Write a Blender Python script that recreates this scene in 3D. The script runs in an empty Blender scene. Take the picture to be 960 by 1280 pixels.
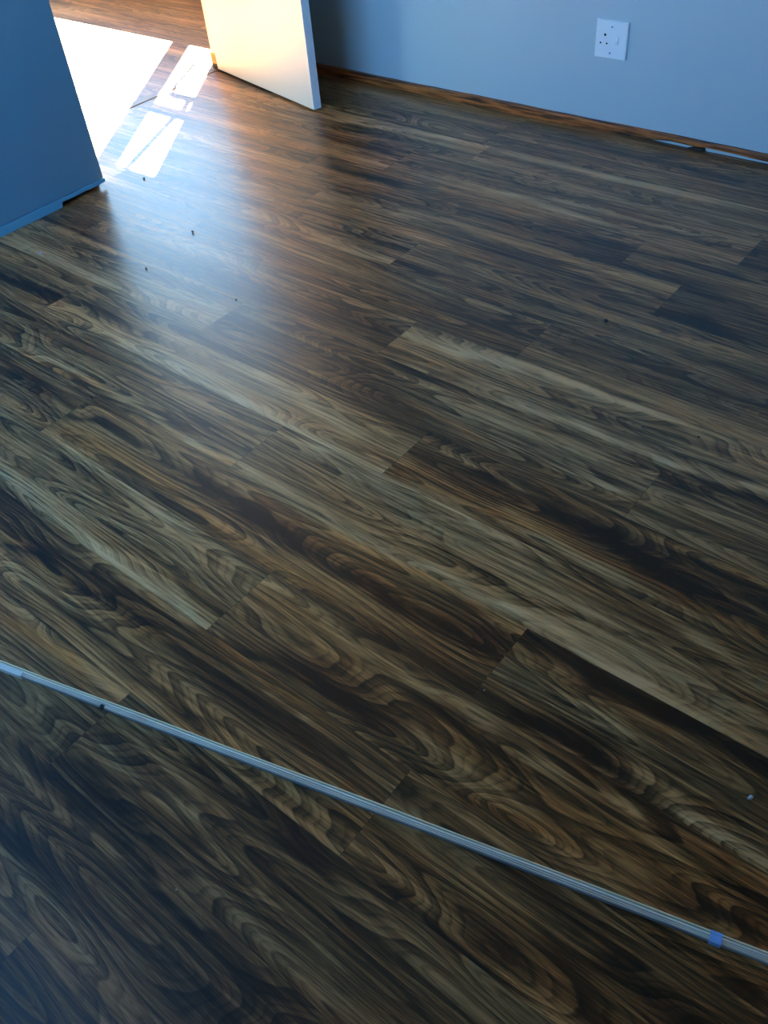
import bpy, bmesh, math, random
import numpy as np
from mathutils import Vector, Matrix, Euler

random.seed(4)
sc = bpy.context.scene
COL = sc.collection

# ------------------------------------------------------------------ camera, light, exposure
cam_d = bpy.data.cameras.new('camera')
cam = bpy.data.objects.new('camera', cam_d)
COL.objects.link(cam)
sc.camera = cam
cam_d.sensor_fit = 'HORIZONTAL'
cam_d.sensor_width = 36.0
cam_d.lens = 1085.0 / 960.0 * 36.0
cam_d.clip_start = 0.02
right = Vector((0.77662, 0.62560, -0.07406))
down = Vector((0.39953, -0.58002, -0.70990))
fwd = Vector((-0.48707, 0.52173, -0.70040))
rot = Matrix((right, -down, -fwd)).transposed()
cam.matrix_world = Matrix.Translation((0, 0, 1.25)) @ rot.to_4x4()

sc.view_settings.view_transform = 'Standard'
sc.view_settings.look = 'None'
sc.view_settings.gamma = 1.0
sc.view_settings.use_curve_mapping = False
sc.view_settings.exposure = 2.75

world = bpy.data.worlds.new('sky')
sc.world = world
world.use_nodes = True
wn = world.node_tree.nodes
wl = world.node_tree.links
wn.clear()
wo = wn.new('ShaderNodeOutputWorld')
wb = wn.new('ShaderNodeBackground')
wb.inputs['Strength'].default_value = 2.0
tc = wn.new('ShaderNodeTexCoord')
sx = wn.new('ShaderNodeSeparateXYZ')
rp = wn.new('ShaderNodeValToRGB')
rp.color_ramp.elements[0].position = 0.0
rp.color_ramp.elements[0].color = (0.02, 0.03, 0.03, 1)
rp.color_ramp.elements[1].position = 0.03
rp.color_ramp.elements[1].color = (0.38, 0.68, 1.0, 1)
e = rp.color_ramp.elements.new(0.6)
e.color = (0.20, 0.50, 1.0, 1)
wl.new(tc.outputs['Generated'], sx.inputs[0])
wl.new(sx.outputs['Z'], rp.inputs[0])
side = wn.new('ShaderNodeMapRange')
side.inputs[1].default_value = -0.6
side.inputs[2].default_value = 0.6
wl.new(sx.outputs['Y'], side.inputs[0])
tn = wn.new('ShaderNodeMix')
tn.data_type = 'RGBA'
tn.inputs[6].default_value = (0.80, 0.98, 1.12, 1)      # away from the sun
tn.inputs[7].default_value = (1.20, 1.02, 0.86, 1)      # towards the sun: paler, less blue
wl.new(side.outputs[0], tn.inputs[0])
mu = wn.new('ShaderNodeMix')
mu.data_type = 'RGBA'
mu.blend_type = 'MULTIPLY'
mu.inputs[0].default_value = 1.0
wl.new(rp.outputs[0], mu.inputs[6])
wl.new(tn.outputs[2], mu.inputs[7])
wl.new(mu.outputs[2], wb.inputs['Color'])
wl.new(wb.outputs[0], wo.inputs[0])

EL = math.radians(40)
sun_d = bpy.data.lights.new('sun', 'SUN')
sun_d.energy = 44.0
sun_d.angle = math.radians(0.4)
sun_d.color = (1.0, 0.90, 0.74)
sun = bpy.data.objects.new('sun', sun_d)
COL.objects.link(sun)
ray = Vector((0.60 * math.cos(EL), -0.80 * math.cos(EL), -math.sin(EL)))
sun.rotation_euler = ray.to_track_quat('-Z', 'Y').to_euler()
sun.location = (-8, 8, 8)

# the real window openings, as sky portals (they only guide the sampling of the sky)
def portal(name, loc, rot_, sx_, sy_):
    d = bpy.data.lights.new(name, 'AREA')
    d.shape = 'RECTANGLE'
    d.size = sx_
    d.size_y = sy_
    d.cycles.is_portal = True
    o = bpy.data.objects.new(name, d)
    COL.objects.link(o)
    o.location = loc
    o.rotation_euler = rot_
# room constants
YW = 2.875          # inner face of the long blue wall
YB = -0.32          # inner face of the window wall behind the camera
XR = 2.00           # right end of the room
XL = -3.225         # room face of the doorway wall
XH = -6.7           # far end of the hall
YH = 3.50           # window wall of the hall
CEIL = 2.45
BW = (-2.75, -0.95, 0.92, 2.10)     # room window: x0,x1,z0,z1
HA = (-6.15, -4.223, 0.662, 2.25)   # hall window, wide pane
HB = (-4.120, -3.895, 0.662, 1.828)  # hall window, casement
portal('sky_portal', ((BW[0]+BW[1])/2, YB-0.02, (BW[2]+BW[3])/2), (math.radians(90), 0, math.radians(180)), BW[1]-BW[0], BW[3]-BW[2])
portal('sky_portal', ((HA[0]+HB[1])/2, YH+0.02, (HA[2]+HA[3])/2), (math.radians(90), 0, 0), HB[1]-HA[0], HA[3]-HA[2])

# ------------------------------------------------------------------ helpers
def new_mat(name):
    m = bpy.data.materials.new(name)
    m.use_nodes = True
    nt = m.node_tree
    b = nt.nodes['Principled BSDF']
    return m, nt, b

def paint(name, color, rough=0.6, var=0.06, scale=3.0, bump=0.0, bscale=120.0, spec=0.5):
    m, nt, b = new_mat(name)
    N, L = nt.nodes, nt.links
    b.inputs['Roughness'].default_value = rough
    b.inputs['Specular IOR Level'].default_value = spec
    t = N.new('ShaderNodeTexCoord')
    n = N.new('ShaderNodeTexNoise')
    n.inputs['Scale'].default_value = scale
    n.inputs['Detail'].default_value = 4
    L.new(t.outputs['Object'], n.inputs['Vector'])
    r = N.new('ShaderNodeValToRGB')
    r.color_ramp.elements[0].position = 0.3
    r.color_ramp.elements[1].position = 0.7
    r.color_ramp.elements[0].color = tuple(c*(1-var) for c in color) + (1,)
    r.color_ramp.elements[1].color = tuple(min(1, c*(1+var)) for c in color) + (1,)
    L.new(n.outputs[0], r.inputs[0])
    L.new(r.outputs[0], b.inputs['Base Color'])
    if bump:
        n2 = N.new('ShaderNodeTexNoise')
        n2.inputs['Scale'].default_value = bscale
        n2.inputs['Detail'].default_value = 3
        L.new(t.outputs['Object'], n2.inputs['Vector'])
        bp = N.new('ShaderNodeBump')
        bp.inputs['Strength'].default_value = bump
        bp.inputs['Distance'].default_value = 0.001
        L.new(n2.outputs[0], bp.inputs['Height'])
        L.new(bp.outputs[0], b.inputs['Normal'])
    return m

def obj(name, bm, mat, parent=None, bevel=0.0, smooth=False):
    me = bpy.data.meshes.new(name)
    bmesh.ops.recalc_face_normals(bm, faces=bm.faces)
    bm.to_mesh(me)
    bm.free()
    me.materials.append(mat)
    o = bpy.data.objects.new(name, me)
    COL.objects.link(o)
    if parent:
        o.parent = parent
    if smooth:
        for p in me.polygons:
            p.use_smooth = True
    if bevel:
        md = o.modifiers.new('bevel', 'BEVEL')
        md.width = bevel
        md.segments = 2
        md.limit_method = 'ANGLE'
    return o

def box(bm, x0, x1, y0, y1, z0, z1):
    v = [bm.verts.new(p) for p in ((x0,y0,z0),(x1,y0,z0),(x1,y1,z0),(x0,y1,z0),(x0,y0,z1),(x1,y0,z1),(x1,y1,z1),(x0,y1,z1))]
    for f in ((0,3,2,1),(4,5,6,7),(0,1,5,4),(1,2,6,5),(2,3,7,6),(3,0,4,7)):
        bm.faces.new([v[i] for i in f])

def boxes(*bs):
    bm = bmesh.new()
    for b in bs:
        box(bm, *b)
    return bm

def prism(bm, pts, axis, a, b):
    """extrude a closed 2-D outline along an axis: axis 'x' pts=(y,z), 'y' pts=(x,z), 'z' pts=(x,y)"""
    def P(p, t):
        return {'x': (t, p[0], p[1]), 'y': (p[0], t, p[1]), 'z': (p[0], p[1], t)}[axis]
    lo = [bm.verts.new(P(p, a)) for p in pts]
    hi = [bm.verts.new(P(p, b)) for p in pts]
    n = len(pts)
    bm.faces.new(lo)
    bm.faces.new(hi[::-1])
    for i in range(n):
        bm.faces.new([lo[i], lo[(i+1) % n], hi[(i+1) % n], hi[i]])

def disc(bm, x, y0, y1, z, r, n=20):
    prism(bm, [(x + r*math.cos(2*math.pi*k/n), z + r*math.sin(2*math.pi*k/n)) for k in range(n)], 'y', y0, y1)

def thing(name, label, cat, loc=(0,0,0), group=None):
    o = bpy.data.objects.new(name, None)
    o.empty_display_size = 0.05
    COL.objects.link(o)
    o.location = loc
    o['label'] = label
    o['category'] = cat
    if group:
        o['group'] = group
    return o

def tag(o, label, cat, group=None):
    o['label'] = label
    o['category'] = cat
    if group:
        o['group'] = group
    return o

def struct(o):
    o['kind'] = 'structure'
    return o

# ------------------------------------------------------------------ materials
M_wall = paint('wall_paint', (0.50, 0.60, 0.64), 0.55, 0.03, 1.5, 0.15, 90)
M_hall = paint('hall_paint', (0.62, 0.61, 0.58), 0.7, 0.02, 1.5)
M_ceil = paint('ceiling_paint', (0.34, 0.33, 0.31), 0.8, 0.02, 1.5)
M_ward = paint('wardrobe_board', (0.15, 0.33, 0.44), 0.45, 0.03, 1.2)
M_door = paint('door_paint', (0.80, 0.70, 0.58), 0.38, 0.02, 2.0)
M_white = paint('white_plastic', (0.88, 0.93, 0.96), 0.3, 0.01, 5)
M_dark = paint('dark_hole', (0.006, 0.006, 0.008), 0.6, 0.0, 5)  # near-black, also paints the shade in the plinth void and between the strips
M_alu = paint('window_frame_paint', (0.75, 0.75, 0.73), 0.4, 0.02, 5)
M_under = paint('screed', (0.012, 0.011, 0.010), 0.95, 0.1, 20)

def timber(name, dark, light, rough=0.5, axis=0):
    m, nt, b = new_mat(name)
    N, L = nt.nodes, nt.links
    t = N.new('ShaderNodeTexCoord')
    mp = N.new('ShaderNodeMapping')
    s = [110, 110, 110]
    s[axis] = 7
    mp.inputs['Scale'].default_value = s
    n = N.new('ShaderNodeTexNoise')
    n.inputs['Scale'].default_value = 1.0
    n.inputs['Detail'].default_value = 5
    L.new(t.outputs['Object'], mp.inputs[0])
    L.new(mp.outputs[0], n.inputs['Vector'])
    r = N.new('ShaderNodeValToRGB')
    r.color_ramp.elements[0].position = 0.38
    r.color_ramp.elements[1].position = 0.62
    r.color_ramp.elements[0].color = dark + (1,)
    r.color_ramp.elements[1].color = light + (1,)
    L.new(n.outputs[0], r.inputs[0])
    L.new(r.outputs[0], b.inputs['Base Color'])
    b.inputs['Roughness'].default_value = rough
    return m
M_bead = timber('varnished_timber', (0.030, 0.008, 0.003), (0.55, 0.15, 0.030), 0.45)
M_raw = timber('bare_timber', (0.45, 0.14, 0.04), (0.75, 0.30, 0.09), 0.6)

# ------------------------------------------------------------------ floor
W = 0.1721
PL = 1.246
Y0 = 0.5033
JX = {-2: -0.954, -1: -0.471, 0: -0.946, 1: -0.472, 2: -1.240, 3: -0.946, 4: -0.465, 5: -1.242, 6: -0.942,
      7: -0.25, 8: -0.752, 9: -0.942, 10: -0.672, 11: -1.705, 12: -0.5, -3: -0.10, -4: -0.75}
FIG_L = [(-1.662, 0.529, -1.268, 0.517, 0.016), (-1.268, 0.517, -0.955, 0.51, 0.014), (-2.019, 0.875, -1.635, 0.878, 0.02), (-1.635, 0.878, -1.373, 0.853, 0.018), (-1.373, 0.853, -1.248, 0.861, 0.017), (-1.885, 0.675, -1.506, 0.68, 0.019), (-1.506, 0.68, -1.261, 0.661, 0.018), (-1.261, 0.661, -1.013, 0.656, 0.014), (-1.013, 0.656, -0.802, 0.658, 0.013), (-2.194, 1.038, -1.824, 1.031, 0.018), (-1.824, 1.031, -1.399, 1.033, 0.017), (-1.399, 1.033, -1.129, 1.023, 0.016), (-1.129, 1.023, -0.943, 1.023, 0.015), (-1.174, 0.863, -0.858, 0.848, 0.014), (-0.858, 0.848, -0.672, 0.864, 0.013), (-0.672, 0.864, -0.517, 0.865, 0.013), (-0.517, 0.865, -0.319, 0.857, 0.012), (-0.319, 0.857, -0.166, 0.839, 0.011), (-1.289, 0.978, -1.116, 1.008, 0.017), (-1.116, 1.008, -0.957, 1.026, 0.016), (-0.947, 1.02, -0.748, 1.015, 0.028), (-0.748, 1.015, -0.612, 1.013, 0.026), (-0.612, 1.013, -0.504, 1.012, 0.025), (-0.651, 1.073, -0.394, 1.036, 0.029), (-0.394, 1.036, -0.221, 0.996, 0.026), (-0.221, 0.996, -0.089, 0.97, 0.025), (-1.242, 1.467, -1.078, 1.478, 0.026), (-1.078, 1.478, -0.924, 1.496, 0.025), (-0.844, 1.372, -0.651, 1.396, 0.022), (-0.651, 1.396, -0.446, 1.387, 0.021), (-0.446, 1.387, -0.268, 1.42, 0.02), (-0.767, 1.253, -0.539, 1.252, 0.018), (-0.539, 1.252, -0.465, 1.257, 0.017), (-0.948, 1.532, -0.755, 1.518, 0.025), (-0.755, 1.518, -0.6, 1.522, 0.024), (-0.6, 1.522, -0.298, 1.496, 0.022), (-1.688, 2.288, -1.436, 2.287, 0.022), (-1.436, 2.287, -1.116, 2.26, 0.021), (-1.029, 1.982, -0.743, 1.918, 0.016), (-1.607, 2.551, -1.235, 2.541, 0.043), (-1.235, 2.541, -0.727, 2.574, 0.04), (-2.325, 2.495, -1.883, 2.559, 0.027), (-1.883, 2.559, -1.607, 2.551, 0.026), (-0.43, 0.879, -0.263, 0.864, 0.018), (-0.263, 0.864, -0.037, 0.839, 0.017), (-0.463, 0.738, -0.25, 0.752, 0.017), (-0.25, 0.752, -0.08, 0.686, 0.015), (-0.08, 0.686, 0.023, 0.69, 0.014), (-0.554, 0.638, -0.434, 0.643, 0.022), (-0.434, 0.643, -0.301, 0.634, 0.021), (-0.301, 0.634, -0.16, 0.645, 0.02), (-0.16, 0.645, -0.019, 0.605, 0.019), (-0.98, 0.12, -0.703, 0.132, 0.009), (-0.703, 0.132, -0.37, 0.137, 0.008), (-0.936, 0.228, -0.706, 0.239, 0.019), (-0.706, 0.239, -0.41, 0.221, 0.018), (-0.819, -0.023, -0.559, -0.015, 0.008), (-0.739, 0.642, -0.554, 0.638, 0.017), (-1.818, 1.138, -1.419, 1.136, 0.027), (-1.419, 1.136, -1.092, 1.092, 0.025), (-1.195, 0.541, -1.021, 0.525, 0.017), (-0.769, 0.476, -0.597, 0.469, 0.006), (-0.314, 0.768, -0.165, 0.752, 0.009), (-1.771, 1.739, -1.403, 1.739, 0.02), (-1.285, 2.328, -0.884, 2.321, 0.02)]
FIG_O = [(-1.65, 0.72, -1.34, 0.728, 0.035), (-1.34, 0.728, -1.052, 0.694, 0.032), (-1.052, 0.694, -0.834, 0.694, 0.03), (-1.131, 0.819, -0.838, 0.824, 0.018), (-0.838, 0.824, -0.604, 0.857, 0.017), (-0.943, 1.051, -0.642, 1.06, 0.021), (-0.642, 1.06, -0.436, 1.073, 0.02), (-0.436, 1.073, -0.126, 1.064, 0.018), (-1.309, 0.297, -1.091, 0.306, 0.02), (-0.934, 0.506, -0.653, 0.492, 0.019), (-0.406, 0.514, -0.227, 0.546, 0.021), (-1.624, 2.2, -1.37, 2.185, 0.025), (-2.031, 0.845, -1.759, 0.875, 0.016), (-1.877, 0.966, -1.465, 0.989, 0.016), (-1.665, 1.802, -1.425, 1.806, 0.02), (-0.707, 1.1, -0.553, 1.095, 0.028), (-1.074, 1.246, -0.843, 1.241, 0.017), (-1.47, 0.84, -1.244, 0.857, 0.021)]
FIG_D = [(-1.716, 0.756, -1.622, 0.781, 0.016), (-1.622, 0.781, -1.476, 0.784, 0.015), (-1.258, 0.784, -1.082, 0.77, 0.019), (-1.082, 0.77, -0.958, 0.76, 0.018), (-1.074, 0.762, -0.798, 0.757, 0.026), (-0.798, 0.757, -0.705, 0.75, 0.024), (-0.705, 0.75, -0.516, 0.762, 0.023), (-0.952, 1.128, -0.762, 1.131, 0.026), (-0.762, 1.131, -0.68, 1.118, 0.025), (-0.568, 1.13, -0.47, 1.126, 0.037), (-0.47, 1.126, -0.365, 1.105, 0.036), (-0.365, 1.105, -0.135, 1.085, 0.034), (-0.548, 1.349, -0.465, 1.353, 0.02), (-0.465, 1.353, -0.409, 1.332, 0.02), (-0.527, 1.426, -0.273, 1.431, 0.01), (-1.226, 2.196, -0.995, 2.161, 0.03), (-0.749, 1.9, -0.645, 1.922, 0.042), (-0.645, 1.922, -0.502, 1.846, 0.04), (-0.75, 2.039, -0.576, 2.053, 0.02), (-0.926, 2.158, -0.669, 2.171, 0.025), (-2.081, 2.156, -1.815, 2.16, 0.031), (-1.932, 2.026, -1.744, 2.046, 0.028), (-1.617, 1.756, -1.37, 1.759, 0.026), (-1.149, 1.351, -1.033, 1.359, 0.021), (-0.469, 0.833, -0.317, 0.821, 0.031), (-0.317, 0.821, -0.176, 0.836, 0.029), (-0.176, 0.836, -0.034, 0.832, 0.028), (-0.471, 0.67, -0.359, 0.687, 0.027), (-0.359, 0.687, -0.265, 0.704, 0.027), (-0.265, 0.704, -0.119, 0.661, 0.025), (-0.944, 0.153, -0.795, 0.159, 0.021), (-0.795, 0.159, -0.697, 0.147, 0.02), (-0.664, 0.13, -0.466, 0.14, 0.008), (-0.947, 0.504, -0.851, 0.511, 0.014), (-0.851, 0.511, -0.78, 0.517, 0.013), (-0.758, 0.546, -0.656, 0.542, 0.02), (-0.656, 0.542, -0.541, 0.555, 0.019), (-1.47, 0.403, -1.382, 0.431, 0.014), (-1.382, 0.431, -1.207, 0.43, 0.014), (-1.207, 0.43, -1.067, 0.446, 0.014), (-0.052, 0.569, 0.039, 0.593, 0.016), (-2.474, 1.06, -2.219, 1.083, 0.025), (-2.216, 1.101, -1.978, 1.099, 0.027), (-2.414, 1.316, -2.247, 1.322, 0.018), (-0.547, 0.618, -0.346, 0.601, 0.017), (-0.919, 0.042, -0.681, 0.045, 0.01), (-0.746, 0.305, -0.486, 0.306, 0.015), (-0.677, 2.334, -0.63, 2.331, 0.038), (-1.039, 1.674, -0.898, 1.676, 0.022), (-0.384, 1.379, -0.253, 1.383, 0.018), (-1.004, 0.347, -0.802, 0.374, 0.012), (-0.449, 0.92, -0.301, 0.938, 0.01), (-0.696, 0.916, -0.54, 0.902, 0.012), (-0.406, 0.337, -0.199, 0.335, 0.015), (-0.153, 0.421, 0.022, 0.435, 0.023), (-2.315, 2.345, -2.01, 2.347, 0.03), (-0.599, 1.764, -0.403, 1.758, 0.021), (-1.135, 1.706, -0.97, 1.717, 0.017)]
KNOTS = [(-0.296, 0.699, 1.0, 0.09, 0.02), (-0.316, 0.533, 0.5, 0.035, 0.012), (-0.266, 0.529, 0.5, 0.035, 0.012), (-0.713, 0.548, 0.8, 0.12, 0.028), (-1.273, 0.61, 0.5, 0.1, 0.014), (-1.078, 1.034, 0.5, 0.1, 0.014), (-1.185, 0.574, 0.45, 0.12, 0.02), (-0.961, 0.911, 0.5, 0.12, 0.02), (-1.164, 1.251, 0.5, 0.05, 0.013), (-0.52, 0.781, 0.6, 0.07, 0.022), (-0.511, 0.325, 0.7, 0.1, 0.025), (-1.159, 0.329, 0.5, 0.03, 0.012), (-0.822, 1.682, 0.4, 0.035, 0.007), (-1.086, 2.036, 0.4, 0.035, 0.007), (-0.026, 0.577, 0.6, 0.06, 0.02), (-1.128, 0.768, 0.7, 0.16, 0.028), (-0.535, 1.12, 0.7, 0.15, 0.026), (-1.365, 0.449, 0.7, 0.16, 0.03), (-0.526, 1.342, 0.5, 0.04, 0.012), (-0.819, 0.182, 0.7, 0.1, 0.025), (-0.164, 0.671, 0.5, 0.12, 0.018), (-0.832, 1.104, 0.5, 0.12, 0.02), (-1.451, 0.924, 0.5, 0.12, 0.02), (-1.795, 0.852, 0.5, 0.1, 0.02), (-2.124, 2.892, 0.4, 0.1, 0.02), (-1.083, 2.262, 0.5, 0.1, 0.02), (-1.399, 1.848, 0.4, 0.1, 0.02), (-0.618, 1.896, 0.5, 0.08, 0.018), (-0.791, 0.42, 0.6, 0.14, 0.025), (-0.835, 0.349, 0.5, 0.12, 0.02), (-0.855, 0.028, 0.6, 0.12, 0.03), (-0.238, 0.356, 0.6, 0.15, 0.03)]

# tone and warmth of the boards that can be told apart: (row, board along the row)
BOARD = {(0,-1): (0.045, 0.35), (0,0): (-0.02, 0.65), (2,-1): (0.03, 0.3), (2,0): (0.06, 0.35), (3,-1): (0.06, 0.35), (3,0): (-0.06, 0.55),
         (1,-1): (0.0, 0.6), (1,0): (-0.04, 0.3), (-1,-1): (0.01, 0.55), (-1,0): (-0.05, 0.35), (-2,-1): (0.0, 0.4), (-2,0): (-0.07, 0.25),
         (4,-1): (-0.02, 0.3), (4,0): (0.04, 0.2), (5,-1): (-0.04, 0.35), (5,0): (0.06, 0.3), (6,-1): (-0.04, 0.4), (6,0): (0.0, 0.35),
         (8,0): (-0.08, 0.2), (8,-1): (0.04, 0.35), (9,-1): (-0.02, 0.45), (9,0): (0.02, 0.25), (10,0): (-0.07, 0.2), (10,-1): (0.04, 0.3),
         (-3,-1): (-0.04, 0.2), (-3,0): (-0.06, 0.2), (-4,-1): (-0.08, 0.2), (-4,0): (-0.08, 0.2), (11,0): (0.05, 0.2)}

def build_floor():
    fx0, fx1, fy0, fy1 = XH, XR, YB, YH
    rng = np.random.RandomState(11)
    V, F, UV, TONE, SEED, RING = [], [], [], [], [], []
    base_n = 0
    r0 = int(math.floor((fy0 - Y0) / W))
    r1 = int(math.floor((fy1 - Y0) / W))
    def seg_w(X, Y, s):
        x0, y0, x1, y1, w = s
        dx, dy = x1-x0, y1-y0
        L2 = dx*dx + dy*dy
        t = np.clip(((X-x0)*dx + (Y-y0)*dy) / L2, 0, 1)
        # soft wandering centre line so that streaks do not look ruled
        wob = 0.004*np.sin(X*23 + y0*50) + 0.003*np.sin(X*51 + x0*90)
        ex = np.maximum(0, np.maximum(np.minimum(x0, x1)-X, X-np.maximum(x0, x1)))
        d = (Y - (y0 + t*dy) - wob)
        return np.exp(-(d/(w*0.55))**2) * np.exp(-(ex/0.04)**2)
    for r in range(r0, r1+1):
        ya, yb = Y0 + r*W, Y0 + (r+1)*W
        ca, cb = max(ya, fy0), min(yb, fy1)
        if cb - ca < 1e-4:
            continue
        off = JX.get(r, rng.uniform(-1.2, 0))
        k0 = int(math.floor((fx0-off)/PL)) ; k1 = int(math.floor((fx1-off)/PL))
        for k in range(k0, k1+1):
            xa, xb = off + k*PL, off + (k+1)*PL
            da, db = max(xa, fx0), min(xb, fx1)
            if db - da < 1e-4:
                continue
            near = db > -3.3
            nx = max(2, int((db-da)/(0.02 if near else 0.1)))
            ny = 18 if near else 4
            xs = np.linspace(da, db, nx+1); ys = np.linspace(ca, cb, ny+1)
            X, Y = np.meshgrid(xs, ys, indexing='ij')
            n = X.size
            seed = rng.uniform(0, 1)
            tone = np.full(X.shape, rng.uniform(-0.10, 0.10))
            v = (Y-ya)/W
            # a pale sapwood band along one side of most boards, wandering gently
            c = rng.choice([0.12, 0.88]); amp = rng.uniform(0.02, 0.10)
            cc = c + 0.05*np.sin(X*rng.uniform(2, 5) + seed*20)
            tone = tone + amp*np.exp(-((v-cc)/0.16)**2)
            tone = tone - rng.uniform(0.0, 0.12)*np.exp(-((v-(1-cc)+0.2*np.sin(X*3+seed*9))/0.22)**2)
            orange = np.full(X.shape, rng.uniform(0.20, 0.45))
            if (r, k) in BOARD:
                bt, bo = BOARD[(r, k)]
                tone = tone - tone.mean() + bt
                orange[:] = bo
            ring = np.zeros(X.shape)
            def mine(s):
                mx, my = (s[0]+s[2])/2, (s[1]+s[3])/2
                return xa <= mx < xb and ya <= my < yb
            for s in FIG_L:
                if mine(s): tone = tone + 0.20*seg_w(X, Y, s); orange = orange - 0.15*seg_w(X, Y, s)
            for s in FIG_D:
                if mine(s): tone = tone - 0.24*seg_w(X, Y, s)
            for s in FIG_O:
                if mine(s): orange = orange + 0.6*seg_w(X, Y, s); tone = tone + 0.03*seg_w(X, Y, s)
            for (kx, ky, a, lx, ly) in KNOTS:
                if xa <= kx < xb and ya <= ky < yb:
                    rr = np.sqrt(((X-kx)/(lx*1.35))**2 + ((Y-ky)/ly)**2)
                    ring = ring + a*3.4/(1+rr*rr*0.32)
                    tone = tone - 0.20*a*np.exp(-rr**2*1.6)
            V.append(np.stack([X.ravel(), Y.ravel(), np.zeros(n)], 1))
            UV.append(np.stack([(X-xa).ravel(), (Y-ya).ravel()], 1))
            TONE.append(np.stack([tone.ravel(), orange.ravel(), ring.ravel()], 1))
            SEED.append(np.full(n, seed))
            idx = np.arange(n).reshape(X.shape) + base_n
            F.append(np.stack([idx[:-1,:-1].ravel(), idx[1:,:-1].ravel(), idx[1:,1:].ravel(), idx[:-1,1:].ravel()], 1))
            base_n += n
    V = np.concatenate(V); F = np.concatenate(F); UV = np.concatenate(UV); TONE = np.concatenate(TONE); SEED = np.concatenate(SEED)
    me = bpy.data.meshes.new('floor')
    me.from_pydata(V.tolist(), [], F.tolist())
    me.attributes.new('board_uv', 'FLOAT_VECTOR', 'POINT').data.foreach_set('vector', np.concatenate([UV, SEED[:, None]], 1).astype(np.float32).ravel())
    me.attributes.new('board_tone', 'FLOAT_VECTOR', 'POINT').data.foreach_set('vector', TONE.astype(np.float32).ravel())
    me.update()
    o = bpy.data.objects.new('floor', me)
    COL.objects.link(o)
    return o

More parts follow.
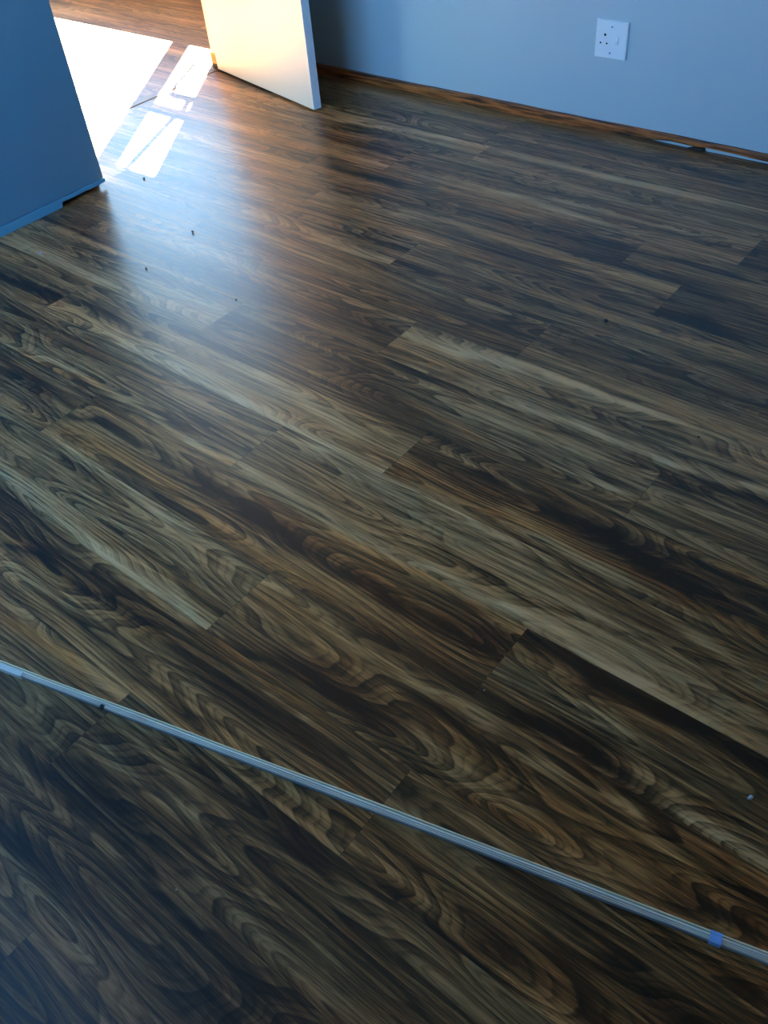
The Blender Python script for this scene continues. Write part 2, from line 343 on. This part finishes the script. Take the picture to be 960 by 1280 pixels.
def floor_material():
    m, nt, b = new_mat('vinyl_oak_boards')
    N, L = nt.nodes, nt.links
    def math_(op, a, b_=None, c=None):
        n = N.new('ShaderNodeMath'); n.operation = op
        for i, x in enumerate((a, b_, c)):
            if x is None: continue
            if isinstance(x, (int, float)): n.inputs[i].default_value = x
            else: L.new(x, n.inputs[i])
        return n.outputs[0]
    def comb(x, y, z):
        n = N.new('ShaderNodeCombineXYZ')
        for i, q in enumerate((x, y, z)):
            if isinstance(q, (int, float)): n.inputs[i].default_value = q
            else: L.new(q, n.inputs[i])
        return n.outputs[0]
    def noise(vec, detail=2, rough=0.5, dist=0.0):
        n = N.new('ShaderNodeTexNoise')
        n.inputs['Scale'].default_value = 1.0
        n.inputs['Detail'].default_value = detail
        n.inputs['Roughness'].default_value = rough
        n.inputs['Distortion'].default_value = dist
        L.new(vec, n.inputs['Vector'])
        return n.outputs[0]
    def smooth(x, lo, hi, a=0.0, b_=1.0):
        n = N.new('ShaderNodeMapRange'); n.interpolation_type = 'SMOOTHSTEP'
        L.new(x, n.inputs[0])
        for i, q in zip((1, 2, 3, 4), (lo, hi, a, b_)): n.inputs[i].default_value = q
        return n.outputs[0]
    A = N.new('ShaderNodeAttribute'); A.attribute_name = 'board_uv'
    T = N.new('ShaderNodeAttribute'); T.attribute_name = 'board_tone'
    sa = N.new('ShaderNodeSeparateXYZ'); L.new(A.outputs['Vector'], sa.inputs[0])
    st = N.new('ShaderNodeSeparateXYZ'); L.new(T.outputs['Vector'], st.inputs[0])
    u, v, seed = sa.outputs
    tone, orange, ringa = st.outputs
    su = math_('MULTIPLY', seed, 37.0)
    # growth-ring field: contour lines of a stretched noise make cathedrals
    f1 = noise(comb(math_('MULTIPLY_ADD', u, 1.7, su), math_('MULTIPLY', v, 11.0), su), 1, 0.40, 0.10)
    f2 = noise(comb(math_('MULTIPLY_ADD', u, 14.0, su), math_('MULTIPLY', v, 60.0), su), 2, 0.5)
    ph = math_('MULTIPLY', f1, 15.0)
    ph = math_('MULTIPLY_ADD', f2, 0.14, ph)
    ph = math_('ADD', ph, math_('MULTIPLY', ringa, 1.5))
    ph = math_('MULTIPLY_ADD', v, 14.0, ph)
    saw = math_('FRACT', ph)
    # asymmetric ring: slow darkening, quick return
    ring = math_('MULTIPLY', smooth(saw, 0.30, 0.88), smooth(saw, 0.90, 1.0, 1.0, 0.0))
    # thin late-wood lines riding between the main rings
    fine = math_('FRACT', math_('MULTIPLY', ph, 3.0))
    fine = math_('MULTIPLY', smooth(fine, 0.45, 0.85), smooth(fine, 0.88, 1.0, 1.0, 0.0))
    # where rings are strong / faint
    msk = noise(comb(math_('MULTIPLY_ADD', u, 2.2, math_('ADD', su, 9.0)), math_('MULTIPLY', v, 13.0), 3.3), 2)
    msk = math_('MAXIMUM', smooth(msk, 0.36, 0.62), smooth(ringa, 0.4, 1.4))
    broad = noise(comb(math_('MULTIPLY_ADD', u, 1.5, math_('ADD', su, 4.0)), math_('MULTIPLY', v, 16.0), su), 3, 0.5, 0.3)
    streak = noise(comb(math_('MULTIPLY_ADD', u, 3.0, su), math_('MULTIPLY', v, 130.0), 1.7), 5, 0.68)
    fibre = noise(comb(math_('MULTIPLY_ADD', u, 22.0, su), math_('MULTIPLY', v, 620.0), 5.1), 2, 0.6)
    pore = noise(comb(math_('MULTIPLY_ADD', u, 40.0, su), math_('MULTIPLY', v, 420.0), 8.1), 1, 0.5)
    hue = noise(comb(math_('MULTIPLY_ADD', u, 1.9, math_('ADD', su, 2.0)), math_('MULTIPLY', v, 14.0), su), 2)
    val = math_('MULTIPLY_ADD', tone, 1.0, 0.475)
    val = math_('ADD', val, math_('MULTIPLY', math_('SUBTRACT', broad, 0.5), 0.85))
    val = math_('ADD', val, math_('MULTIPLY', math_('SUBTRACT', streak, 0.5), 0.90))
    val = math_('ADD', val, math_('MULTIPLY', math_('SUBTRACT', fibre, 0.5), 0.45))
    rstr = math_('MULTIPLY_ADD', msk, 0.13, 0.06)
    val = math_('SUBTRACT', val, math_('MULTIPLY', ring, rstr))
    val = math_('SUBTRACT', val, math_('MULTIPLY', fine, math_('MULTIPLY_ADD', msk, 0.05, 0.05)))
    val = math_('SUBTRACT', val, math_('MULTIPLY', smooth(pore, 0.66, 0.74), 0.12))
    r = N.new('ShaderNodeValToRGB')
    cr = r.color_ramp
    cr.elements[0].position = 0.02; cr.elements[0].color = (0.012, 0.007, 0.003, 1)
    cr.elements[1].position = 0.90; cr.elements[1].color = (0.74, 0.43, 0.19, 1)
    for p, c in ((0.24, (0.058, 0.030, 0.010, 1)), (0.44, (0.215, 0.113, 0.038, 1)), (0.62, (0.46, 0.255, 0.098, 1))):
        e_ = cr.elements.new(p); e_.color = c
    L.new(val, r.inputs[0])
    # orange heartwood tint
    tint = N.new('ShaderNodeMix'); tint.data_type = 'RGBA'; tint.blend_type = 'MULTIPLY'
    fac = math_('MULTIPLY_ADD', math_('SUBTRACT', hue, 0.5), 1.6, orange)
    fc = N.new('ShaderNodeClamp'); L.new(fac, fc.inputs[0])
    L.new(fc.outputs[0], tint.inputs[0])
    L.new(r.outputs[0], tint.inputs[6])
    tint.inputs[7].default_value = (1.22, 0.84, 0.50, 1)
    # seams
    ev = math_('MINIMUM', v, math_('SUBTRACT', W, v))
    eu = math_('MINIMUM', u, math_('SUBTRACT', PL, u))
    seam = math_('MAXIMUM', smooth(ev, 0.0, 0.0009, 1.0, 0.0), smooth(eu, 0.0, 0.0011, 1.0, 0.0))
    mx = N.new('ShaderNodeMix'); mx.data_type = 'RGBA'
    L.new(math_('MULTIPLY', seam, 0.65), mx.inputs[0])
    L.new(tint.outputs[2], mx.inputs[6])
    mx.inputs[7].default_value = (0.012, 0.009, 0.006, 1)
    L.new(mx.outputs[2], b.inputs['Base Color'])
    rg = math_('MULTIPLY_ADD', streak, 0.10, FLOOR_ROUGH - 0.05)
    L.new(rg, b.inputs['Roughness'])
    b.inputs['IOR'].default_value = 1.5
    b.inputs['Specular IOR Level'].default_value = FLOOR_SPEC
    bp = N.new('ShaderNodeBump')
    bp.inputs['Strength'].default_value = 0.10
    bp.inputs['Distance'].default_value = 0.0006
    h = math_('SUBTRACT', math_('MULTIPLY', fibre, 0.6), math_('MULTIPLY', seam, 1.5))
    L.new(h, bp.inputs['Height'])
    L.new(bp.outputs[0], b.inputs['Normal'])
    return m

FLOOR_ROUGH = 0.35
FLOOR_SPEC = 0.58
fl = build_floor()
fl.data.materials.append(floor_material())
struct(fl)
# ------------------------------------------------------------------ room shell
T = 0.12
struct(obj('floor_base', boxes((XH-T, XR+T, YB-T, YH+T, -0.12, -0.001)), M_under))
struct(obj('ceiling', boxes((XH-T, XR+T, YB-T, YH+T, CEIL, CEIL+0.1)), M_ceil))
struct(obj('wall_right', boxes((XL, XR+T, YW, YW+T, -0.01, CEIL)), M_wall))
struct(obj('wall_side', boxes((XR, XR+T, YB-T, YW, 0, CEIL)), M_wall))
struct(obj('wall_back', boxes(
    (XL-0.04, BW[0], YB-T, YB, 0, CEIL), (BW[1], XR, YB-T, YB, 0, CEIL),
    (BW[0], BW[1], YB-T, YB, 0, BW[2]), (BW[0], BW[1], YB-T, YB, BW[3], CEIL)), M_wall))
# partition with the doorway
DJ = 2.69           # hinge side of the doorway
DL = 1.86           # other side
DH = 2.04
struct(obj('wall_left', boxes(
    (XL-0.04, XL, DJ+0.035, YH, 0, CEIL), (XL-0.04, XL, YB, DL, 0, CEIL), (XL-0.04, XL, DL, DJ+0.035, DH+0.03, CEIL)), M_hall))
# hall
struct(obj('wall_hall_end', boxes((XH-T, XH, 0.3, YH, 0, CEIL)), M_hall))
struct(obj('wall_hall_near', boxes((XH-T, XL-0.04, 0.3-T, 0.3, 0, CEIL)), M_hall))
struct(obj('wall_hall_window', boxes(
    (XH-T, HA[0]-0.05, YH, YH+T, 0, CEIL), (HB[1]+0.05, XL+0.0, YH, YH+T, 0, CEIL),
    (HA[0]-0.05, HB[1]+0.05, YH, YH+T, 0, HA[2]-0.05), (HA[0]-0.05, HB[1]+0.05, YH, YH+T, HA[3]+0.05, CEIL)), M_hall))

# windows
w1 = struct(bpy.data.objects.new('window_1', None)); COL.objects.link(w1); w1.location = ((HA[0]+HB[1])/2, YH, HA[2])
def under(o, p):
    o.parent = p
    o.matrix_parent_inverse = Matrix.Translation(-p.location)
    return o
z0, z1, z2 = HA[2], HA[3], HB[3]
ya, yb = YH+0.0, YH+0.03
under(obj('window_frame', boxes(
    (HA[0]-0.05, HB[1]+0.05, ya, yb, z0-0.05, z0), (HA[0]-0.05, HA[1], ya, yb, z1, z1+0.05),
    (HA[0]-0.05, HA[0], ya, yb, z0, z1), (HB[1], HB[1]+0.05, ya, yb, z0, z2),
    (HA[1], HB[0], ya, yb, z0, z1+0.05), (HB[0], HB[1]+0.05, ya, yb, z2, z1+0.05)), M_alu), w1)
under(obj('transom', boxes((HB[0], HB[1], ya, yb-0.01, 1.306, 1.374)), M_alu), w1)
bm = bmesh.new()
prism(bm, [(-4.071, 1.828), (-4.040, 1.828), (-3.945, 1.374), (-3.974, 1.374)], 'y', ya+0.005, ya+0.02)
prism(bm, [(-3.945, 1.306), (-3.912, 1.306), (-3.918, 1.210), (-3.940, 1.210)], 'y', ya+0.005, ya+0.02)
prism(bm, [(-4.034, 1.172), (-4.052, 1.172), (-4.046, 1.060), (-4.014, 0.860), (-4.006, 0.860), (-4.036, 1.060)], 'y', ya+0.005, ya+0.02)
under(obj('casement_bar', bm, M_alu), w1)
under(obj('casement_rail', boxes((-4.062, HB[1], ya, yb-0.01, 1.172, 1.210)), M_alu), w1)
w2 = struct(bpy.data.objects.new('window_2', None)); COL.objects.link(w2); w2.location = ((BW[0]+BW[1])/2, YB, BW[2])
fr = 0.04
xm = (BW[0]+BW[1])/2
under(obj('window_frame', boxes(
    (BW[0], BW[1], YB-0.08, YB-0.04, BW[2], BW[2]+fr), (BW[0], BW[1], YB-0.08, YB-0.04, BW[3]-fr, BW[3]),
    (BW[0], BW[0]+fr, YB-0.08, YB-0.04, BW[2]+fr, BW[3]-fr), (BW[1]-fr, BW[1], YB-0.08, YB-0.04, BW[2]+fr, BW[3]-fr),
    (xm-fr/2, xm+fr/2, YB-0.08, YB-0.04, BW[2]+fr, BW[3]-fr)), M_alu), w2)

# threshold strip under the door
bm = bmesh.new()
prism(bm, [(-3.276, 0), (-3.272, 0.003), (-3.252, 0.0045), (-3.228, 0.003), (-3.224, 0)], 'y', DL, DJ)
M_thr = paint('threshold_metal', (0.20, 0.13, 0.07), 0.4, 0.05, 8)
o = struct(obj('trim_1', bm, M_thr))

# ------------------------------------------------------------------ door: jamb, bare timber foot, leaf
d1 = struct(bpy.data.objects.new('door_1', None)); COL.objects.link(d1); d1.location = (XL, DJ, 0)
under(obj('door_frame', boxes((XL-0.035, XL, DJ, DJ+0.035, 0.066, DH), (XL-0.035, XL, DL-0.035, DL, 0, DH),
    (XL-0.035, XL, DL-0.035, DJ+0.035, DH, DH+0.03)), M_door, bevel=0.003), d1)
under(obj('frame_foot', boxes((XL-0.044, XL-0.001, DJ+0.001, DJ+0.034, 0.022, 0.066)), M_raw), d1)
under(obj('frame_shoe', boxes((XL-0.042, XL-0.001, DJ+0.001, DJ+0.034, 0.0, 0.022)), M_dark), d1)
a = Vector((-3.222, 2.679)); c = Vector((-2.4965, 2.5145))
dv = (c-a).normalized(); nv = Vector((-dv.y, dv.x)); th = 0.034
p = [a, c, c+nv*th, a+nv*th]
bm = bmesh.new()
prism(bm, [(q.x, q.y) for q in p], 'z', 0.007, 2.03)
leaf = under(obj('door_leaf', bm, M_door, bevel=0.002), d1)
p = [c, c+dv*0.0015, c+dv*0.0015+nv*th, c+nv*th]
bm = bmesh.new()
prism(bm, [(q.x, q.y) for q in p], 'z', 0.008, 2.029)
under(obj('edge_lit_strip', bm, M_white), d1)  # added strip, whiter than the leaf so its edge looks brightly lit

# ------------------------------------------------------------------ brown timber bead along the wall
def build_bead():
    bm = bmesh.new()
    xs = np.linspace(-3.20, 1.2, 221)
    secs = []
    for x in xs:
        # foot of the strip lifts off the floor on the right, once, then again past a packer
        lift = 0.0
        if -1.285 < x: lift = (0.0115+0.0045*min(1, max(0, (x+1.10)/0.04)))*min(1, (x+1.285)/0.10) - max(0, (x+1.06)*0.015)
        wv = 0.0012*math.sin(x*9) + 0.0007*math.sin(x*31)
        top = 0.0310 + wv*0.6
        y1, y0_ = YW, YW-0.012-0.010*min(1, max(0, (-1.30-x)/0.35))-0.001*math.sin(x*5)
        bot = max(0.0005, lift + (wv if lift else 0))
        secs.append([bm.verts.new(q) for q in ((x, y1, bot), (x, y0_, bot), (x, y0_-0.0005, top-0.006), (x, y0_+0.004, top), (x, y1, top+0.001))])
    for s, t in zip(secs, secs[1:]):
        for i in range(5):
            bm.faces.new([s[i], s[(i+1) % 5], t[(i+1) % 5], t[i]])
    bm.faces.new(secs[0]); bm.faces.new(secs[-1][::-1])
    return obj('baseboard_right', bm, M_bead)
struct(build_bead())
bm = bmesh.new()
prism(bm, [(-1.118, 0.0), (-1.058, 0.0), (-1.058, 0.0105), (-1.085, 0.0110), (-1.100, 0.0075)], 'y', YW-0.014, YW-0.002)
pk = tag(obj('packing_wedge', bm, paint('dark_wedge', (0.02, 0.012, 0.008), 0.7)), 'small dark wooden wedge under the lifted brown timber strip at the blue wall', 'wedge')

# ------------------------------------------------------------------ wardrobe on the left
WX = -2.70
wr = thing('wardrobe', 'tall plain blue-white built-in wardrobe standing left of the sunlit doorway', 'wardrobe', (WX, 1.0, 0))
under(obj('carcass', boxes((XL+0.002, WX-0.02, YB+0.02, 1.640, 0.032, CEIL-0.02)), M_ward), wr)
under(obj('plinth_void_shade', boxes((XL+0.01, WX-0.028, YB+0.03, 1.636, 0.0, 0.0325)), M_dark), wr)  # added near-black block, paints in the shade of the void behind the plinth
under(obj('front_panel', boxes((WX-0.018, WX, YB+0.02, 1.643, 0.0305, CEIL-0.02)), M_ward, bevel=0.0015), wr)
bm = bmesh.new()
prism(bm, [(YB+0.02, 0.0), (1.456, 0.0), (1.462, 0.017), (1.50, 0.0155), (1.56, 0.0165), (1.585, 0.014), (1.646, 0.0165), (1.646, 0.0285), (YB+0.02, 0.0285)], 'x', WX-0.010, WX+0.003)
under(obj('plinth', bm, paint('plinth_board', (0.16, 0.44, 0.60), 0.45, 0.03, 1.2), bevel=0.0008), wr)

# ------------------------------------------------------------------ wall socket
ox, oz = -1.4355, 0.2935
so = thing('wall_socket', 'square white wall socket with three round holes and one rocker switch', 'socket', (ox, YW, oz))
bm = bmesh.new()
h = 0.0575
pts0 = [(-h, -h), (h, -h), (h, h), (-h, h)]
k = 0.0545
v0 = [bm.verts.new((x, 0, z)) for x, z in pts0]
v1 = [bm.verts.new((x, -0.006, z)) for x, z in pts0]
v2 = [bm.verts.new((x*k/h, -0.009, z*k/h)) for x, z in pts0]
for q, w_ in ((v0, v1), (v1, v2)):
    for i in range(4):
        bm.faces.new([q[i], q[(i+1) % 4], w_[(i+1) % 4], w_[i]])
bm.faces.new(v2); bm.faces.new(v0[::-1])
obj('face_plate', bm, M_white, so)
for hx, hz, r in ((-0.0225, 0.0140, 0.0042), (-0.0370, -0.0115, 0.0030), (-0.0140, -0.0115, 0.0030)):
    bm = bmesh.new(); disc(bm, hx, -0.0093, -0.004, hz, r)
    obj('pin_hole', bm, M_dark, so)
M_screw = paint('screw_metal', (0.12, 0.13, 0.15), 0.4)
for hx, hz in ((0.0, 0.0395), (0.0, -0.0395)):
    bm = bmesh.new(); disc(bm, hx, -0.0100, -0.004, hz, 0.0026)
    obj('screw', bm, M_screw, so)
bm = bmesh.new()
prism(bm, [(-0.009, -0.014), (-0.0142, 0.0), (-0.0105, 0.014), (-0.007, 0.014), (-0.007, -0.014)], 'x', 0.017, 0.0275)
obj('rocker_switch', bm, M_white, so, bevel=0.0008)

# ------------------------------------------------------------------ taped bundle of thin trim strips
slope = 0.2685
ang = math.atan(slope)
bx, by = -0.6017, 0.3777
bd = thing('trim_bundle', 'long thin bundle of pale trim strips taped together lying across the dark floor', 'trim', (bx, by, 0))
bd.rotation_euler = (0, 0, ang)
def strip_mesh(y0_, y1_, z0_, z1_, x0=-1.0, x1=1.6, seed=0):
    bm = bmesh.new()
    secs = []
    n = 90
    for i in range(n+1):
        x = x0 + (x1-x0)*i/n
        wy = 0.0016*math.sin(x*2.3+0.4) + 0.0003*math.sin(x*17+seed)
        wz = 0.0002*math.sin(x*13+seed*2)
        lift = 0.0
        secs.append([bm.verts.new(q) for q in ((x, y0_+wy, z0_+lift), (x, y1_+wy, z0_+lift), (x, y1_+wy, z1_+wz), (x, y0_+wy+0.0004, z1_+wz))])
    for s, t in zip(secs, secs[1:]):
        for k_ in range(4):
            bm.faces.new([s[k_], s[(k_+1) % 4], t[(k_+1) % 4], t[k_]])
    bm.faces.new(secs[0]); bm.faces.new(secs[-1][::-1])
    return bm
M_cream = paint('cream_strip', (1.0, 0.84, 0.52), 0.4, 0.05, 12)
M_pale = paint('pale_strip', (0.98, 0.84, 0.68), 0.4, 0.10, 14)
M_greyst = paint('grey_strip', (0.26, 0.27, 0.28), 0.5, 0.2, 18)
M_film = paint('clear_tape', (0.80, 0.80, 0.70), 0.25, 0.08, 20)
M_btape = paint('blue_tape', (0.25, 0.48, 0.85), 0.25, 0.15, 40)
lay = [(0.0101, 0.0124, 0.0124, M_cream), (0.0058, 0.0086, 0.0114, M_pale), (0.0030, 0.0043, 0.0112, M_pale),
       (0.0002, 0.0015, 0.0110, M_pale), (-0.0018, -0.0011, 0.0100, M_greyst)]
for i, (a_, b_, zt, mm) in enumerate(lay):
    s_ = obj('strip', strip_mesh(a_, b_, 0.0 if i in (0, 1) else 0.0045, zt, seed=i), mm, bd)
    if i == 0: s_['label'] = 'cream coloured strip at the far side of the bundle'
    if i == 4: s_['label'] = 'thin grey strip at the near side of the bundle'
# added near-black filler painting in the shade between the strips so that the dark gaps do not show floor
obj('gap_shade', strip_mesh(0.0004, 0.0105, 0.0001, 0.0050, seed=9), M_dark, bd)['label'] = 'added dark filler painted as shade between the strips'
def wrap(name, x0, x1, mat, label, t=0.0004, ystart=-0.0020, yend=0.0112):
    bm = bmesh.new()
    secs = []
    n = max(2, int((x1-x0)/0.02))
    for i in range(n+1):
        x = x0+(x1-x0)*i/n
        wy = 0.0016*math.sin(x*2.3+0.4)
        prof = [(ystart, 0.001), (ystart, 0.0108+t), (0.0030, 0.0113+t), (0.0080, 0.0116+t)]
        if yend > 0.009: prof += [(0.0095, 0.0124+t), (yend+0.0016, 0.0124+t), (yend+0.0016, 0.001)]
        inn = [(ystart+0.0003, 0.001), (ystart+0.0003, 0.0106), (0.0030, 0.0110), (0.0078, 0.0112)]
        if yend > 0.009: inn += [(0.0090, 0.0118), (yend+0.0012, 0.0118), (yend+0.0012, 0.001)]
        ring = prof + inn[::-1]
        secs.append([bm.verts.new((x, y+wy, z)) for y, z in ring])
    m_ = len(secs[0])
    for s, t_ in zip(secs, secs[1:]):
        for k_ in range(m_):
            bm.faces.new([s[k_], s[(k_+1) % m_], t_[(k_+1) % m_], t_[k_]])
    bm.faces.new(secs[0]); bm.faces.new(secs[-1][::-1])
    o_ = obj(name, bm, mat, bd)
    o_['label'] = label
    return o_
def bu(x): return (x - bx)/math.cos(ang)
wrap('tape', bu(-1.22), bu(-1.137), M_film, 'pale glossy tape at the left end of the bundle', yend=0.008)
wrap('tape', bu(0.001), bu(0.016), M_btape, 'short blue tape band around the bundle near its right end')
bm = bmesh.new(); box(bm, bu(-0.968), bu(-0.961), -0.0035, 0.0030, 0.006, 0.0116)
obj('knot_hole', bm, M_dark, bd)['label'] = 'small dark hole in the near strip'

# ------------------------------------------------------------------ crumbs on the floor
M_cd = paint('dark_crumb', (0.03, 0.028, 0.03), 0.35, 0.3, 200)
M_cp = paint('pale_crumb', (0.55, 0.52, 0.48), 0.5, 0.2, 200)
def crumb(x, y, size, mat, name, label, cat, sd, group=None, flat=0.6):
    rr = random.Random(sd)
    bm = bmesh.new()
    bmesh.ops.create_icosphere(bm, subdivisions=2, radius=size)
    for v_ in bm.verts:
        k_ = 1 + 0.25*math.sin(v_.co.x*900+sd) + rr.uniform(-0.14, 0.14)
        v_.co = Vector((v_.co.x*k_, v_.co.y*k_*0.8, v_.co.z*k_*flat))
    zmin = min(v_.co.z for v_ in bm.verts)
    for v_ in bm.verts: v_.co.z -= zmin
    o_ = obj(name, bm, mat)
    o_.location = (x, y, 0.0)
    o_.rotation_euler = (0, 0, rr.uniform(0, 3))
    return tag(o_, label, cat, group)
crumb(-0.833, 1.790, 0.0055, M_cd, 'pellet', 'round dark glinting pellet lying on the right half of the floor', 'pellet', 1, flat=0.85)
crumb(-2.158, 1.565, 0.0050, M_cd, 'floor_crumb', 'dark crumb in the middle of the bluish doorway reflection', 'crumb', 2)
crumb(-2.108, 1.333, 0.0036, M_cd, 'floor_crumb', 'small dark crumb left of the doorway reflection, in front of the wardrobe corner', 'crumb', 3)
crumb(-2.478, 1.212, 0.0060, M_cp, 'plaster_chip', 'small pale chip on the dark floor below the wardrobe', 'chip', 4)
crumb(-0.036, 0.769, 0.0042, M_cp, 'plaster_flake', 'bright white flake near the right edge above the trim bundle', 'flake', 5)
crumb(-2.621, 1.751, 0.0048, M_cd, 'floor_crumb', 'dark crumb at the tip of the sunlight by the wardrobe corner', 'crumb', 6)
crumb(-1.721, 0.833, 0.0026, M_cd, 'floor_crumb', 'tiny dark crumb on the left half of the floor, far from walls', 'crumb', 7)
crumb(-1.202, 1.288, 0.0028, M_cd, 'floor_crumb', 'tiny dark crumb near the middle of the picture', 'crumb', 8)
crumb(-1.743, 1.353, 0.0026, M_cd, 'floor_crumb', 'tiny dark crumb at the near fading end of the bluish reflection', 'crumb', 9)
crumb(-0.629, 0.151, 0.0014, M_cp, 'plaster_flake', 'minute pale speck on the floor below the trim bundle', 'flake', 10)
crumb(-0.461, 0.694, 0.0018, M_cp, 'plaster_flake', 'minute pale speck beside the dark knot above the trim bundle', 'flake', 11)
crumb(-0.450, 1.497, 0.0028, M_cd, 'floor_crumb', 'tiny dark crumb near the right edge, beyond the middle', 'crumb', 12)
